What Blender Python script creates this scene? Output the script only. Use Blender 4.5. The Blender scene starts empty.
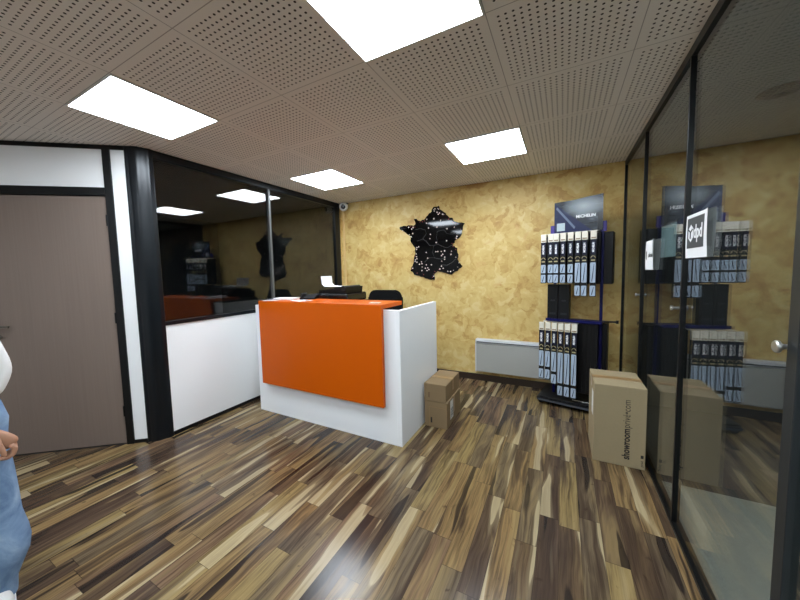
import bpy, bmesh, math, random
from mathutils import Vector, Matrix, Quaternion
random.seed(7)
sc = bpy.context.scene
COL = sc.collection
# ---------------------------------------------------------------- dimensions (metres)
L, R, D, H = -3.07, 0.542, 4.03, 2.496
REAR = -2.4
GX, GY, T = -0.3035, 0.830, 0.6

# ---------------------------------------------------------------- helpers
def srgb(r, g, b):
    f = lambda c: (c/255/12.92) if c/255 <= .04045 else ((c/255+.055)/1.055)**2.4
    return (f(r), f(g), f(b), 1)

def mat(name, col, rough=.5, metal=0, spec=.5, emit=None, estr=0, coat=0):
    m = bpy.data.materials.new(name); m.use_nodes = True
    p = m.node_tree.nodes['Principled BSDF']
    p.inputs['Base Color'].default_value = col
    p.inputs['Roughness'].default_value = rough
    p.inputs['Metallic'].default_value = metal
    p.inputs['Specular IOR Level'].default_value = spec
    p.inputs['Coat Weight'].default_value = coat
    if emit:
        p.inputs['Emission Color'].default_value = emit
        p.inputs['Emission Strength'].default_value = estr
    return m

class NT:
    def __init__(s, m): s.t = m.node_tree; s.n = s.t.nodes; s.p = s.n['Principled BSDF']
    def add(s, typ, **kw):
        nd = s.n.new(typ)
        for k, v in kw.items(): setattr(nd, k, v)
        return nd
    def link(s, a, b): s.t.links.new(a, b)
    def val(s, sock, v):
        if hasattr(v, 'is_output') or isinstance(v, bpy.types.NodeSocket): s.link(v, sock)
        else: sock.default_value = v
    def math(s, op, a, b=0., c=0., clamp=False):
        nd = s.add('ShaderNodeMath', operation=op); nd.use_clamp = clamp
        s.val(nd.inputs[0], a); s.val(nd.inputs[1], b); s.val(nd.inputs[2], c)
        return nd.outputs[0]
    def ramp(s, fac, stops, interp='LINEAR'):
        nd = s.add('ShaderNodeValToRGB'); nd.color_ramp.interpolation = interp
        e = nd.color_ramp.elements
        while len(e) < len(stops): e.new(.5)
        for i, (pz, c) in enumerate(stops): e[i].position = pz; e[i].color = c
        s.link(fac, nd.inputs[0]); return nd.outputs[0]
    def mix(s, fac, a, b, blend='MIX'):
        nd = s.add('ShaderNodeMix', data_type='RGBA', blend_type=blend)
        s.val(nd.inputs[0], fac); s.val(nd.inputs[6], a); s.val(nd.inputs[7], b)
        return nd.outputs[2]
    def noise(s, vec, scale, detail=2, rough=.5, dist=0.):
        nd = s.add('ShaderNodeTexNoise'); s.link(vec, nd.inputs['Vector'])
        nd.inputs['Scale'].default_value = scale; nd.inputs['Detail'].default_value = detail
        nd.inputs['Roughness'].default_value = rough; nd.inputs['Distortion'].default_value = dist
        return nd
    def pos(s): return s.add('ShaderNodeNewGeometry').outputs['Position']
    def sep(s, v):
        nd = s.add('ShaderNodeSeparateXYZ'); s.link(v, nd.inputs[0]); return nd.outputs
    def comb(s, x, y, z):
        nd = s.add('ShaderNodeCombineXYZ')
        for i, v in enumerate((x, y, z)): s.val(nd.inputs[i], v)
        return nd.outputs[0]
    def vadd(s, a, b):
        nd = s.add('ShaderNodeVectorMath', operation='ADD'); s.val(nd.inputs[0], a); s.val(nd.inputs[1], b)
        return nd.outputs[0]
    def bump(s, h, strength, dist=.002):
        nd = s.add('ShaderNodeBump'); nd.inputs['Strength'].default_value = strength
        nd.inputs['Distance'].default_value = dist; s.link(h, nd.inputs['Height'])
        s.link(nd.outputs[0], s.p.inputs['Normal'])

def link_mesh(name, bm, material, parent=None, smooth=False):
    bmesh.ops.recalc_face_normals(bm, faces=bm.faces)
    me = bpy.data.meshes.new(name); bm.to_mesh(me); bm.free()
    mats = material if isinstance(material, (list, tuple)) else [material]
    for m in mats: me.materials.append(m)
    o = bpy.data.objects.new(name, me); COL.objects.link(o)
    if parent: o.parent = parent
    if smooth:
        try: me.set_sharp_from_angle(angle=math.radians(40))
        except Exception: pass
        for p in me.polygons: p.use_smooth = True
    return o
def tag(o, label=None, cat=None, group=None, kind=None):
    if label: o['label'] = label
    if cat: o['category'] = cat
    if group: o['group'] = group
    if kind: o['kind'] = kind
    return o
def thing(name, label, cat, loc=(0, 0, 0), rz=0, group=None):
    o = bpy.data.objects.new(name, None); COL.objects.link(o)
    o.empty_display_size = .05
    o.location = loc; o.rotation_euler = (0, 0, rz)
    return tag(o, label, cat, group)

def box(bm, lo, hi, bev=0, mi=0, seg=2):
    t = bmesh.new()
    bmesh.ops.create_cube(t, size=1)
    c = [(a+b)/2 for a, b in zip(lo, hi)]; s = [abs(b-a) for a, b in zip(lo, hi)]
    for v in t.verts: v.co = Vector((v.co.x*s[0]+c[0], v.co.y*s[1]+c[1], v.co.z*s[2]+c[2]))
    if bev: bmesh.ops.bevel(t, geom=list(t.edges), offset=min(bev, min(s)*.45), segments=seg, affect='EDGES', profile=.5)
    merge(bm, t, mi); return bm
def merge(bm, t, mi=0, M=None):
    if M: bmesh.ops.transform(t, matrix=M, verts=t.verts)
    vm = {}
    for v in t.verts: vm[v] = bm.verts.new(v.co)
    for f in t.faces:
        try:
            g = bm.faces.new([vm[v] for v in f.verts]); g.material_index = mi or f.material_index; g.smooth = f.smooth
        except ValueError: pass
    t.free()
def cyl(bm, p0, p1, r, r2=None, seg=20, mi=0, cap=True):
    p0, p1 = Vector(p0), Vector(p1); d = p1-p0
    t = bmesh.new()
    bmesh.ops.create_cone(t, cap_ends=cap, segments=seg, radius1=r, radius2=r if r2 is None else r2, depth=d.length)
    M = Matrix.Translation((p0+p1)/2) @ d.to_track_quat('Z', 'Y').to_matrix().to_4x4()
    merge(bm, t, mi, M); return bm
def lathe(bm, prof, c=(0, 0, 0), seg=32, axis='Z', mi=0):
    rings = []
    for r, z in prof:
        ring = []
        for i in range(seg):
            a = 2*math.pi*i/seg; x, y = r*math.cos(a), r*math.sin(a)
            co = {'Z': (x, y, z), 'Y': (x, z, y), 'X': (z, x, y)}[axis]
            ring.append(bm.verts.new([co[k]+c[k] for k in range(3)]))
        rings.append(ring)
    for a, b in zip(rings, rings[1:]):
        for i in range(seg):
            f = bm.faces.new((a[i], a[(i+1) % seg], b[(i+1) % seg], b[i])); f.material_index = mi
    for ring in (rings[0], rings[-1]):
        f = bm.faces.new(ring); f.material_index = mi
    return bm
def prism(bm, pts, a, b, axis='Y', mi=0):
    """extrude 2D outline pts between a and b along axis"""
    def P(u, v, w): return {'Y': (u, w, v), 'Z': (u, v, w), 'X': (w, u, v)}[axis]
    A = [bm.verts.new(P(u, v, a)) for u, v in pts]; B = [bm.verts.new(P(u, v, b)) for u, v in pts]
    fs = [bm.faces.new(A), bm.faces.new(list(reversed(B)))]
    n = len(pts)
    for i in range(n): fs.append(bm.faces.new((A[i], B[i], B[(i+1) % n], A[(i+1) % n])))
    for f in fs: f.material_index = mi
    return bm
def tube(bm, pts, r, seg=10, mi=0):
    pts = [Vector(p) for p in pts]; rings = []
    for i, p in enumerate(pts):
        d = (pts[min(i+1, len(pts)-1)]-pts[max(i-1, 0)]).normalized()
        q = d.to_track_quat('Z', 'Y')
        rings.append([bm.verts.new(p+q @ Vector((r*math.cos(2*math.pi*k/seg), r*math.sin(2*math.pi*k/seg), 0))) for k in range(seg)])
    for a, b in zip(rings, rings[1:]):
        for i in range(seg):
            f = bm.faces.new((a[i], a[(i+1) % seg], b[(i+1) % seg], b[i])); f.material_index = mi
    for ring in (rings[0], rings[-1]): bm.faces.new(ring).material_index = mi
    return bm
def rrect(w, h, r, n=5, c=(0, 0)):
    out = []
    for k, (sx, sy) in enumerate(((1, 1), (-1, 1), (-1, -1), (1, -1))):
        for i in range(n+1):
            a = math.pi/2*(k+i/n)
            out.append((c[0]+sx*(w/2-r)+r*math.cos(a), c[1]+sy*(h/2-r)+r*math.sin(a)))
    return out
def text_mesh(name, s, size, material, parent, M, bold=0., xs=1., align='CENTER', extrude=.0004):
    cu = bpy.data.curves.new(name, 'FONT'); cu.body = s; cu.size = size; cu.extrude = extrude
    cu.align_x = align; cu.align_y = 'CENTER'; cu.offset = bold; cu.resolution_u = 3
    t = bpy.data.objects.new(name, cu); COL.objects.link(t)
    dg = bpy.context.evaluated_depsgraph_get()
    me = bpy.data.meshes.new_from_object(t.evaluated_get(dg))
    bpy.data.objects.remove(t); bpy.data.curves.remove(cu)
    me.name = name
    me.transform(M @ Matrix.Diagonal((xs, 1, 1, 1)))
    me.materials.clear(); me.materials.append(material)
    o = bpy.data.objects.new(name, me); COL.objects.link(o); o.parent = parent
    return o
def frame_M(origin, xdir, ydir):
    x = Vector(xdir).normalized(); y = Vector(ydir).normalized(); z = x.cross(y)
    M = Matrix((x, y, z)).transposed().to_4x4(); M.translation = Vector(origin); return M
def copy_tree(o, parent=None):
    c = o.copy(); COL.objects.link(c); c.parent = parent
    for ch in list(o.children): copy_tree(ch, c)
    return c

# ---------------------------------------------------------------- materials
BLACK = mat('black_lacquer', srgb(9, 10, 12), .35, spec=.3)
FRAME = mat('black_aluminium', srgb(17, 21, 25), .3, .2, spec=.4)
GREYF = mat('grey_aluminium', srgb(38, 42, 45), .42, .2, spec=.4)
SILVER = mat('brushed_silver', srgb(190, 190, 186), .3, .9)
WHITE = mat('white_laminate', srgb(240, 242, 244), .35)
WPANEL = mat('white_wall_panel', srgb(240, 240, 240), .45)
ORANGE = mat('orange_laminate', srgb(198, 86, 0), .36, spec=.2)
PAPER = mat('white_paper', srgb(240, 241, 243), .7)
GREYP = mat('dark_grey_print', srgb(62, 66, 70), .6)
PLAST = mat('black_plastic', srgb(9, 9, 11), .42, spec=.3)
RUBBER = mat('black_rubber', srgb(12, 12, 13), .7)
FABRIC = mat('black_fabric', srgb(10, 10, 11), .9, spec=.2)
BLUE = mat('blue_steel', srgb(12, 14, 78), .35, .2, spec=.3)
NAVY = mat('navy_print', srgb(10, 14, 42), .4, spec=.3)
CREAMC = mat('cream_card', srgb(226, 220, 204), .6)
TAN = mat('tan_card', srgb(150, 132, 104), .6)
ICE = mat('ice_blue_print', srgb(166, 182, 200), .3)
GOLD = mat('pale_gold_print', srgb(172, 158, 118), .4)
HEAT = mat('heater_enamel', srgb(206, 210, 214), .35)
HEATG = mat('heater_grille', srgb(170, 170, 164), .4)
DARKR = mat('dark_room_shade', srgb(46, 46, 47), .8)  # dark base colour stands in for the shade of the unlit rooms
GREYCEIL = mat('grey_ceiling', srgb(128, 132, 132), .8)
BROWN = mat('dark_brown_skirting', srgb(52, 38, 28), .5)
PRINTINK = mat('black_ink', srgb(28, 24, 22), .7)
TAPE = mat('brown_tape', srgb(150, 118, 78), .3)
LABELW = mat('white_sticker', srgb(214, 214, 210), .5)
WHITEPL = mat('white_plastic', srgb(225, 225, 222), .35)

def glass_mat(name, tint):
    m = bpy.data.materials.new(name); m.use_nodes = True
    t = m.node_tree; t.nodes.clear()
    out = t.nodes.new('ShaderNodeOutputMaterial'); mx = t.nodes.new('ShaderNodeMixShader')
    tr = t.nodes.new('ShaderNodeBsdfTransparent'); gl = t.nodes.new('ShaderNodeBsdfGlossy')
    fr = t.nodes.new('ShaderNodeFresnel'); ge = t.nodes.new('ShaderNodeNewGeometry'); mr = t.nodes.new('ShaderNodeMapRange')
    tr.inputs[0].default_value = (*tint, 1); gl.inputs['Roughness'].default_value = .004
    gl.inputs[0].default_value = (1, 1, 1, 1)
    mr.inputs['To Min'].default_value = 1.52; mr.inputs['To Max'].default_value = 1/1.52
    l = t.links.new
    l(ge.outputs['Backfacing'], mr.inputs['Value']); l(mr.outputs[0], fr.inputs['IOR'])
    l(fr.outputs[0], mx.inputs[0]); l(tr.outputs[0], mx.inputs[1]); l(gl.outputs[0], mx.inputs[2]); l(mx.outputs[0], out.inputs[0])
    return m
GLASS_L = glass_mat('office_glass', (.86, .88, .88))
GLASS_R = glass_mat('partition_glass', (.90, .93, .92))

# laminate floor : narrow strips running along Y
def floor_mat():
    m = mat('walnut_strip_laminate', (0, 0, 0, 1), .27, spec=.32); n = NT(m)
    x, y, z = n.sep(n.pos())
    W, LEN = .100, .68
    u = n.math('DIVIDE', x, W); row = n.math('FLOOR', u); fu = n.math('FRACT', u)
    wr = n.add('ShaderNodeTexWhiteNoise', noise_dimensions='1D'); n.link(row, wr.inputs['W'])
    v = n.math('ADD', n.math('DIVIDE', y, LEN), n.math('MULTIPLY', wr.outputs['Value'], 7.3))
    cell = n.math('FLOOR', v); fv = n.math('FRACT', v)
    wc = n.add('ShaderNodeTexWhiteNoise', noise_dimensions='2D'); n.link(n.comb(row, cell, 0), wc.inputs['Vector'])
    rnd = wc.outputs['Value']; rcol = n.sep(wc.outputs['Color'])
    base = n.ramp(rnd, [(0, srgb(104, 84, 62)), (.16, srgb(142, 116, 78)), (.32, srgb(112, 96, 74)), (.46, srgb(150, 128, 84)),
                        (.60, srgb(90, 72, 58)), (.72, srgb(146, 118, 78)), (.86, srgb(124, 98, 74)), (1, srgb(124, 98, 74))], 'CONSTANT')
    off = n.math('MULTIPLY', rnd, 40.)
    wob = n.noise(n.comb(n.math('MULTIPLY', x, 3.), n.math('MULTIPLY', y, 3.2), off), 1., 2, .5).outputs[0]
    xw = n.math('ADD', x, n.math('MULTIPLY', n.math('SUBTRACT', wob, .5), .035))
    g1 = n.noise(n.comb(n.math('MULTIPLY', xw, 13.), n.math('MULTIPLY', y, 1.3), off), 1.0, 3, .55, .6).outputs[0]
    g2 = n.noise(n.comb(n.math('MULTIPLY', xw, 75.), n.math('MULTIPLY', y, 2.4), n.math('MULTIPLY', rnd, 90.)), 1.0, 5, .65, .5).outputs[0]
    g3 = n.noise(n.comb(n.math('MULTIPLY', xw, 11.), n.math('MULTIPLY', y, .8), n.math('ADD', n.math('MULTIPLY', rcol[1], 60.), 11.)), 1.0, 1, .4, .3).outputs[0]
    kn = n.noise(n.comb(n.math('MULTIPLY', x, 9.), n.math('MULTIPLY', y, 5.), n.math('ADD', off, 5.)), 1.0, 3, .6, 2.2).outputs[0]
    c = n.mix(n.ramp(g2, [(.34, (1, 1, 1, 1)), (.60, (0, 0, 0, 1))]), base, n.mix(.68, base, srgb(40, 29, 22)))
    tan = n.ramp(g1, [(.52, (0, 0, 0, 1)), (.66, (1, 1, 1, 1))])
    c = n.mix(n.math('MULTIPLY', tan, .45), c, srgb(168, 144, 98))
    dark = n.ramp(g1, [(.32, (1, 1, 1, 1)), (.42, (.55, .55, .55, 1)), (.48, (0, 0, 0, 1))])
    c = n.mix(n.math('MULTIPLY', dark, .9), c, n.mix(g2, srgb(30, 24, 21), srgb(84, 66, 54)))
    knot = n.ramp(kn, [(.66, (0, 0, 0, 1)), (.76, (1, 1, 1, 1))])
    c = n.mix(n.math('MULTIPLY', knot, .7), c, srgb(52, 38, 30))
    cream = n.ramp(g3, [(.60, (0, 0, 0, 1)), (.655, (.35, .35, .35, 1)), (.66, (1, 1, 1, 1)), (.72, (.8, .8, .8, 1))])
    c = n.mix(n.math('MULTIPLY', cream, .82), c, n.mix(g2, srgb(160, 138, 100), srgb(212, 196, 158)))
    nearblack = n.ramp(g3, [(.322, (1, 1, 1, 1)), (.338, (0, 0, 0, 1))])
    c = n.mix(n.math('MULTIPLY', nearblack, .85), c, srgb(32, 27, 27))
    c = n.mix(.24, c, srgb(42, 30, 22))
    # joints
    ju = n.math('MINIMUM', fu, n.math('SUBTRACT', 1., fu)); jv = n.math('MINIMUM', fv, n.math('SUBTRACT', 1., fv))
    j = n.math('MAXIMUM', n.math('LESS_THAN', ju, .010), n.math('LESS_THAN', jv, .0022))
    c = n.mix(n.math('MULTIPLY', j, .6), c, srgb(30, 24, 20))
    n.link(c, n.p.inputs['Base Color'])
    n.link(n.math('ADD', .13, n.math('MULTIPLY', g2, .16)), n.p.inputs['Roughness'])
    n.bump(g2, .12, .001)
    return m
FLOOR = floor_mat()

def ceiling_mat():
    m = mat('perforated_ceiling_tile', (0, 0, 0, 1), .85, spec=.2); n = NT(m)
    x, y, z = n.sep(n.pos())
    fx = n.math('FRACT', n.math('DIVIDE', n.math('SUBTRACT', x, GX-60), T)); fy = n.math('FRACT', n.math('DIVIDE', n.math('SUBTRACT', y, GY-60), T))
    def dist(f):   # hole index coordinate, 18 holes at 30 mm
        q = n.math('DIVIDE', n.math('SUBTRACT', n.math('MULTIPLY', f, T), .030), .030)
        fr = n.math('SUBTRACT', n.math('FRACT', q), .5)
        ok = n.math('MULTIPLY', n.math('GREATER_THAN', q, 0.), n.math('LESS_THAN', q, 18.))
        return fr, ok
    ax, okx = dist(fx); ay, oky = dist(fy)
    d = n.math('SQRT', n.math('ADD', n.math('MULTIPLY', ax, ax), n.math('MULTIPLY', ay, ay)))
    hole = n.math('MULTIPLY', n.math('LESS_THAN', d, .19), n.math('MULTIPLY', okx, oky))
    ex = n.math('MINIMUM', fx, n.math('SUBTRACT', 1., fx)); ey = n.math('MINIMUM', fy, n.math('SUBTRACT', 1., fy))
    seam = n.math('LESS_THAN', n.math('MINIMUM', ex, ey), .0035)
    c = n.mix(hole, srgb(226, 221, 214), srgb(66, 60, 56))
    c = n.mix(n.math('MULTIPLY', seam, .6), c, srgb(110, 102, 96))
    n.link(c, n.p.inputs['Base Color'])
    n.bump(n.math('MULTIPLY', n.math('MAXIMUM', hole, seam), -1.), .4, .003)
    return m
CEIL = ceiling_mat()

def ochre_mat():
    m = mat('ochre_patina_plaster', (0, 0, 0, 1), .5, spec=.35); n = NT(m)
    pz = n.pos()
    dn = n.noise(pz, 4.5, 3, .55)
    def warped(k, off):
        s = n.add('ShaderNodeVectorMath', operation='MULTIPLY_ADD')
        n.link(dn.outputs['Color'], s.inputs[0]); s.inputs[1].default_value = (k, k, k); n.link(n.vadd(pz, off), s.inputs[2]); return s.outputs[0]
    def vor(sc_, k, off):
        v = n.add('ShaderNodeTexVoronoi'); v.inputs['Scale'].default_value = sc_; n.link(warped(k, off), v.inputs['Vector'])
        return n.sep(v.outputs['Color'])[0]
    a = vor(6.5, .34, (0, 0, 0)); b = vor(11., .26, (3.1, 1.7, 5.)); g = n.noise(warped(.16, (9., 2., 1.)), 6.5, 3, .55, 1.4).outputs[0]
    h = n.noise(pz, 2.0, 2, .5, .6).outputs[0]
    st = n.noise(warped(.25, (2., 8., 4.)), 16, 2, .5, 1.5).outputs[0]
    s = n.math('ADD', n.math('ADD', n.math('MULTIPLY', a, .26), n.math('MULTIPLY', b, .20)), n.math('ADD', n.math('MULTIPLY', g, .62), n.math('MULTIPLY', h, .42)))
    s = n.math('ADD', s, n.math('MULTIPLY', st, .16))
    c = n.ramp(s, [(.52, srgb(178, 136, 76)), (.66, srgb(197, 160, 94)), (.78, srgb(209, 178, 110)), (.92, srgb(215, 188, 120)), (1., srgb(220, 197, 136))])
    pink = n.ramp(n.noise(n.vadd(pz, (5., 5., 5.)), 5, 3, .6, 1.).outputs[0], [(.62, (0, 0, 0, 1)), (.70, (1, 1, 1, 1))])
    c = n.mix(n.math('MULTIPLY', pink, .45), c, srgb(206, 160, 104))
    n.link(c, n.p.inputs['Base Color'])
    n.bump(s, .15, .002)
    return m
OCHRE = ochre_mat()

def cardboard_mat(name, base, sc_=60):
    m = mat(name, base, .75, spec=.25); n = NT(m)
    tc = n.add('ShaderNodeTexCoord').outputs['Object']
    g = n.noise(tc, sc_, 4, .6).outputs[0]
    k = n.noise(tc, 6, 2, .5).outputs[0]
    d = tuple(v*.86 for v in base[:3])+(1,)
    n.link(n.mix(n.math('MULTIPLY', n.math('ADD', g, k), .5), d, tuple(min(1, v*1.08) for v in base[:3])+(1,)), n.p.inputs['Base Color'])
    return m
CARD = cardboard_mat('kraft_cardboard', srgb(154, 138, 108))
CARD2 = cardboard_mat('brown_cardboard', srgb(142, 120, 90))

def door_mat():
    m = mat('brown_grey_door_veneer', (0, 0, 0, 1), .45, spec=.3); n = NT(m)
    x, y, z = n.sep(n.pos())
    g = n.noise(n.comb(n.math('MULTIPLY', n.math('ADD', x, y), 60.), n.math('MULTIPLY', z, 1.2), 0.), 1., 4, .6).outputs[0]
    n.link(n.mix(g, srgb(116, 101, 92), srgb(130, 115, 104)), n.p.inputs['Base Color'])
    return m
DOOR = door_mat()
def concrete_mat():
    m = mat('grey_vinyl_floor', (0, 0, 0, 1), .55); n = NT(m)
    g = n.noise(n.pos(), 40, 4, .6).outputs[0]
    n.link(n.mix(g, srgb(118, 120, 114), srgb(138, 140, 132)), n.p.inputs['Base Color']); return m
GREYFLOOR = concrete_mat()
def denim_mat():
    m = mat('light_blue_denim', (0, 0, 0, 1), .85, spec=.2); n = NT(m)
    tc = n.add('ShaderNodeTexCoord').outputs['Object']
    k = n.noise(tc, 7, 4, .6, .6).outputs[0]; w = n.noise(tc, 400, 2, .5).outputs[0]
    c = n.ramp(k, [(.3, srgb(84, 110, 144)), (.55, srgb(128, 156, 188)), (.75, srgb(160, 184, 208))])
    c = n.mix(n.math('MULTIPLY', w, .3), c, srgb(60, 84, 120))
    n.link(c, n.p.inputs['Base Color']); n.bump(k, .5, .01); return m
DENIM = denim_mat()
def knit_mat():
    m = mat('white_knit', srgb(226, 226, 224), .9, spec=.2); n = NT(m)
    tc = n.add('ShaderNodeTexCoord').outputs['Object']
    n.bump(n.noise(tc, 12, 3, .5, .5).outputs[0], .4, .01); return m
KNIT = knit_mat()
SKIN = mat('skin', srgb(172, 128, 102), .5); SKIN.node_tree.nodes['Principled BSDF'].inputs['Subsurface Weight'].default_value = .08
HAIR = mat('brown_hair', srgb(52, 36, 26), .6)
EMIT = mat('light_panel_diffuser', srgb(240, 240, 240), .5, emit=(.88, .975, 1.07, 1), estr=11.5)
EMITC = mat('added_cool_diffuser', srgb(240, 240, 240), .5, emit=(.88, .96, 1, 1), estr=17)  # glow of the two added lamps behind the right glass

# ---------------------------------------------------------------- setting
def struct(name, bm, m, parent=None, smooth=False):
    o = link_mesh(name, bm, m, parent, smooth)
    if not parent: o['kind'] = 'structure'
    return o
def sroot(name, loc=(0, 0, 0), rz=0):
    o = bpy.data.objects.new(name, None); COL.objects.link(o); o.location = loc; o.rotation_euler = (0, 0, rz); o['kind'] = 'structure'
    return o

# diagonal door wall
A0 = Vector((-3.285, 1.203, 0)); dv = Vector((-.775, -.632, 0)).normalized()   # A0 = right edge of door slab
nv = Vector((dv.y, -dv.x, 0))                                                 # candidate normal
if nv.dot(Vector((0, 0, 0))-A0) < 0: nv = -nv
WEND = A0+dv*1.75
bm = bmesh.new()
prism(bm, [(WEND.x, REAR), (R, REAR), (R, D), (L, D), (L, 1.45), (A0.x, A0.y), (WEND.x, WEND.y)], -.06, 0, 'Z')
struct('floor', bm, FLOOR)
bm = bmesh.new()
prism(bm, [(WEND.x-.1, REAR-.1), (R+.02, REAR-.1), (R+.02, D), (L-.02, D), (L-.02, 1.45), (A0.x-.05, A0.y+.03), (WEND.x-.1, WEND.y)], H, H+.05, 'Z')
struct('ceiling', bm, CEIL)
bm = bmesh.new(); box(bm, (L-.03, D, 0), (R+3.2, D+.1, H)); struct('wall_back', bm, OCHRE)
bm = bmesh.new(); box(bm, (L+.002, D-.016, 0), (R-.012, D-.001, .082), .003); struct('baseboard_back', bm, BROWN)
bm = bmesh.new(); box(bm, (WEND.x-.1, REAR-.1, 0), (R+.05, REAR, H)); struct('wall_rear', bm, WPANEL)
bm = bmesh.new(); box(bm, (WEND.x-.1, REAR, 0), (WEND.x, WEND.y, H)); struct('wall_far_left', bm, WPANEL)

# wall_left : low white panel under the office window
bm = bmesh.new(); box(bm, (L-.05, 1.45, .036), (L-.004, 3.95, 1.0)); struct('wall_left', bm, WPANEL)
bm = bmesh.new(); box(bm, (L-.05, 1.45, 0), (L, 3.95, .036)); struct('baseboard_left', bm, BLACK)
w = sroot('window_1', (L, 0, 0))
bm = bmesh.new(); box(bm, (-.045, 1.45, 1.0), (.006, 3.95, 1.035), .003); link_mesh('window_sill_rail', bm, FRAME, w)
bm = bmesh.new(); box(bm, (-.045, 1.45, 2.425), (.006, 3.95, H-.001), .003); link_mesh('window_head_rail', bm, FRAME, w)
bm = bmesh.new(); box(bm, (-.045, 3.865, 1.035), (.006, 3.95, 2.425), .003); link_mesh('window_jamb', bm, FRAME, w)
bm = bmesh.new(); box(bm, (-.03, 2.635, 1.035), (.008, 2.662, 2.425), .003); link_mesh('mullion', bm, mat('silver_mullion', srgb(96, 98, 98), .4, .3), w)
for y0, y1 in ((1.46, 2.635), (2.662, 3.865)):
    bm = bmesh.new(); box(bm, (-.026, y0, 1.035), (-.018, y1, 2.425)); link_mesh('window_pane', bm, GLASS_L, w)
bm = bmesh.new(); box(bm, (L-.045, 3.95, 0), (L+.002, 3.985, H-.001), .002); struct('trim_1', bm, GREYF)
bm = bmesh.new(); box(bm, (L-.03, 3.985, 0), (L, D, H)); struct('wall_left_return', bm, OCHRE)
# corner post : fluted rounded black profile between partition and door wall
bm = bmesh.new()
c0 = A0-dv*.155; c1 = Vector((L, 1.46, 0)); pts = []
N = 48
for i in range(N+1):
    t = i/N; p = c0.lerp(c1, t)
    out = (Vector((1, 0, 0))*t+nv*(1-t)).normalized()
    b = .026*math.sin(math.pi*t)**.6+.010*(math.exp(-((t-.42)/.13)**2)+.6*math.exp(-((t-.80)/.09)**2))-.004*math.exp(-((t-.15)/.05)**2)
    pts.append(p+out*(b+.004))
pts2 = [(p.x, p.y) for p in pts]+[(L-.07, 1.47), (c0.x-.05*nv.x, c0.y-.05*nv.y)]
prism(bm, pts2, 0, H-.001, 'Z'); struct('trim_2', bm, FRAME, smooth=True)

def dbox(bm, s0, s1, z0, z1, n0, n1, bev=0, mi=0):   # s along wall away from corner, n towards room
    t = bmesh.new(); box(t, (s0, n0, z0), (s1, n1, z1), bev)
    M = frame_M(A0, dv, nv); 
    M = Matrix(((dv.x, nv.x, 0, A0.x), (dv.y, nv.y, 0, A0.y), (0, 0, 1, 0), (0, 0, 0, 1)))
    merge(bm, t, mi, M)
bm = bmesh.new(); dbox(bm, -.155, -.055, .03, 2.462, -.05, 0); struct('wall_diagonal_strip', bm, WPANEL)
bm = bmesh.new(); dbox(bm, -.155, -.055, 0, .03, -.05, .004); dbox(bm, -.155, 1.75, 2.462, H-.001, -.05, .006)
struct('trim_3', bm, BLACK)
bm = bmesh.new(); dbox(bm, .0, 1.75, 2.16, 2.462, -.05, 0); struct('wall_diagonal_transom', bm, WPANEL)
bm = bmesh.new(); dbox(bm, -.055, 0, 0, 2.462, -.05, .012, .003); dbox(bm, 0, .93, 2.095, 2.16, -.05, .012, .003); dbox(bm, .93, .985, 0, 2.462, -.05, .012, .003)
struct('trim_4', bm, BLACK)
bm = bmesh.new(); dbox(bm, .985, 1.75, 0, 2.16, -.05, 0); struct('wall_diagonal', bm, WPANEL)
d1 = sroot('door_1', A0, math.atan2(dv.y, dv.x))
def dl(bm, lo, hi, bev=0):     # local door frame: x along wall, y = -nv side?  use sign
    sg = 1 if (Matrix.Rotation(d1.rotation_euler.z, 3, 'Z') @ Vector((0, 1, 0))).dot(nv) > 0 else -1
    y0, y1 = sorted((lo[1]*sg, hi[1]*sg)); box(bm, (lo[0], y0, lo[2]), (hi[0], y1, hi[2]), bev)
    return sg
bm = bmesh.new(); sg = dl(bm, (.004, -.045, .008), (.926, -.004, 2.09), .002); link_mesh('door_leaf', bm, DOOR, d1)
bm = bmesh.new()
cyl(bm, (.83, sg*-.004, 1.065), (.83, sg*.004, 1.065), .026); cyl(bm, (.83, sg*.0, 1.065), (.83, sg*.05, 1.065), .010)
tube(bm, [(.83, sg*.05, 1.065), (.80, sg*.052, 1.066), (.708, sg*.05, 1.065)], .009)
cyl(bm, (.83, sg*-.004, .985), (.83, sg*.012, .985), .024); cyl(bm, (.83, sg*.010, .985), (.83, sg*.016, .985), .010); cyl(bm, (.83, sg*.012, .985), (.775, sg*.03, .985), .006)
link_mesh('door_handle', bm, SILVER if False else mat('satin_steel', srgb(120, 116, 108), .3, .9), d1, True)
bm = bmesh.new()
for z in (.25, 1.05, 1.85): cyl(bm, (.0, sg*.008, z), (.0, sg*.008, z+.09), .009)
link_mesh('hinge', bm, BLACK, d1)

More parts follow.
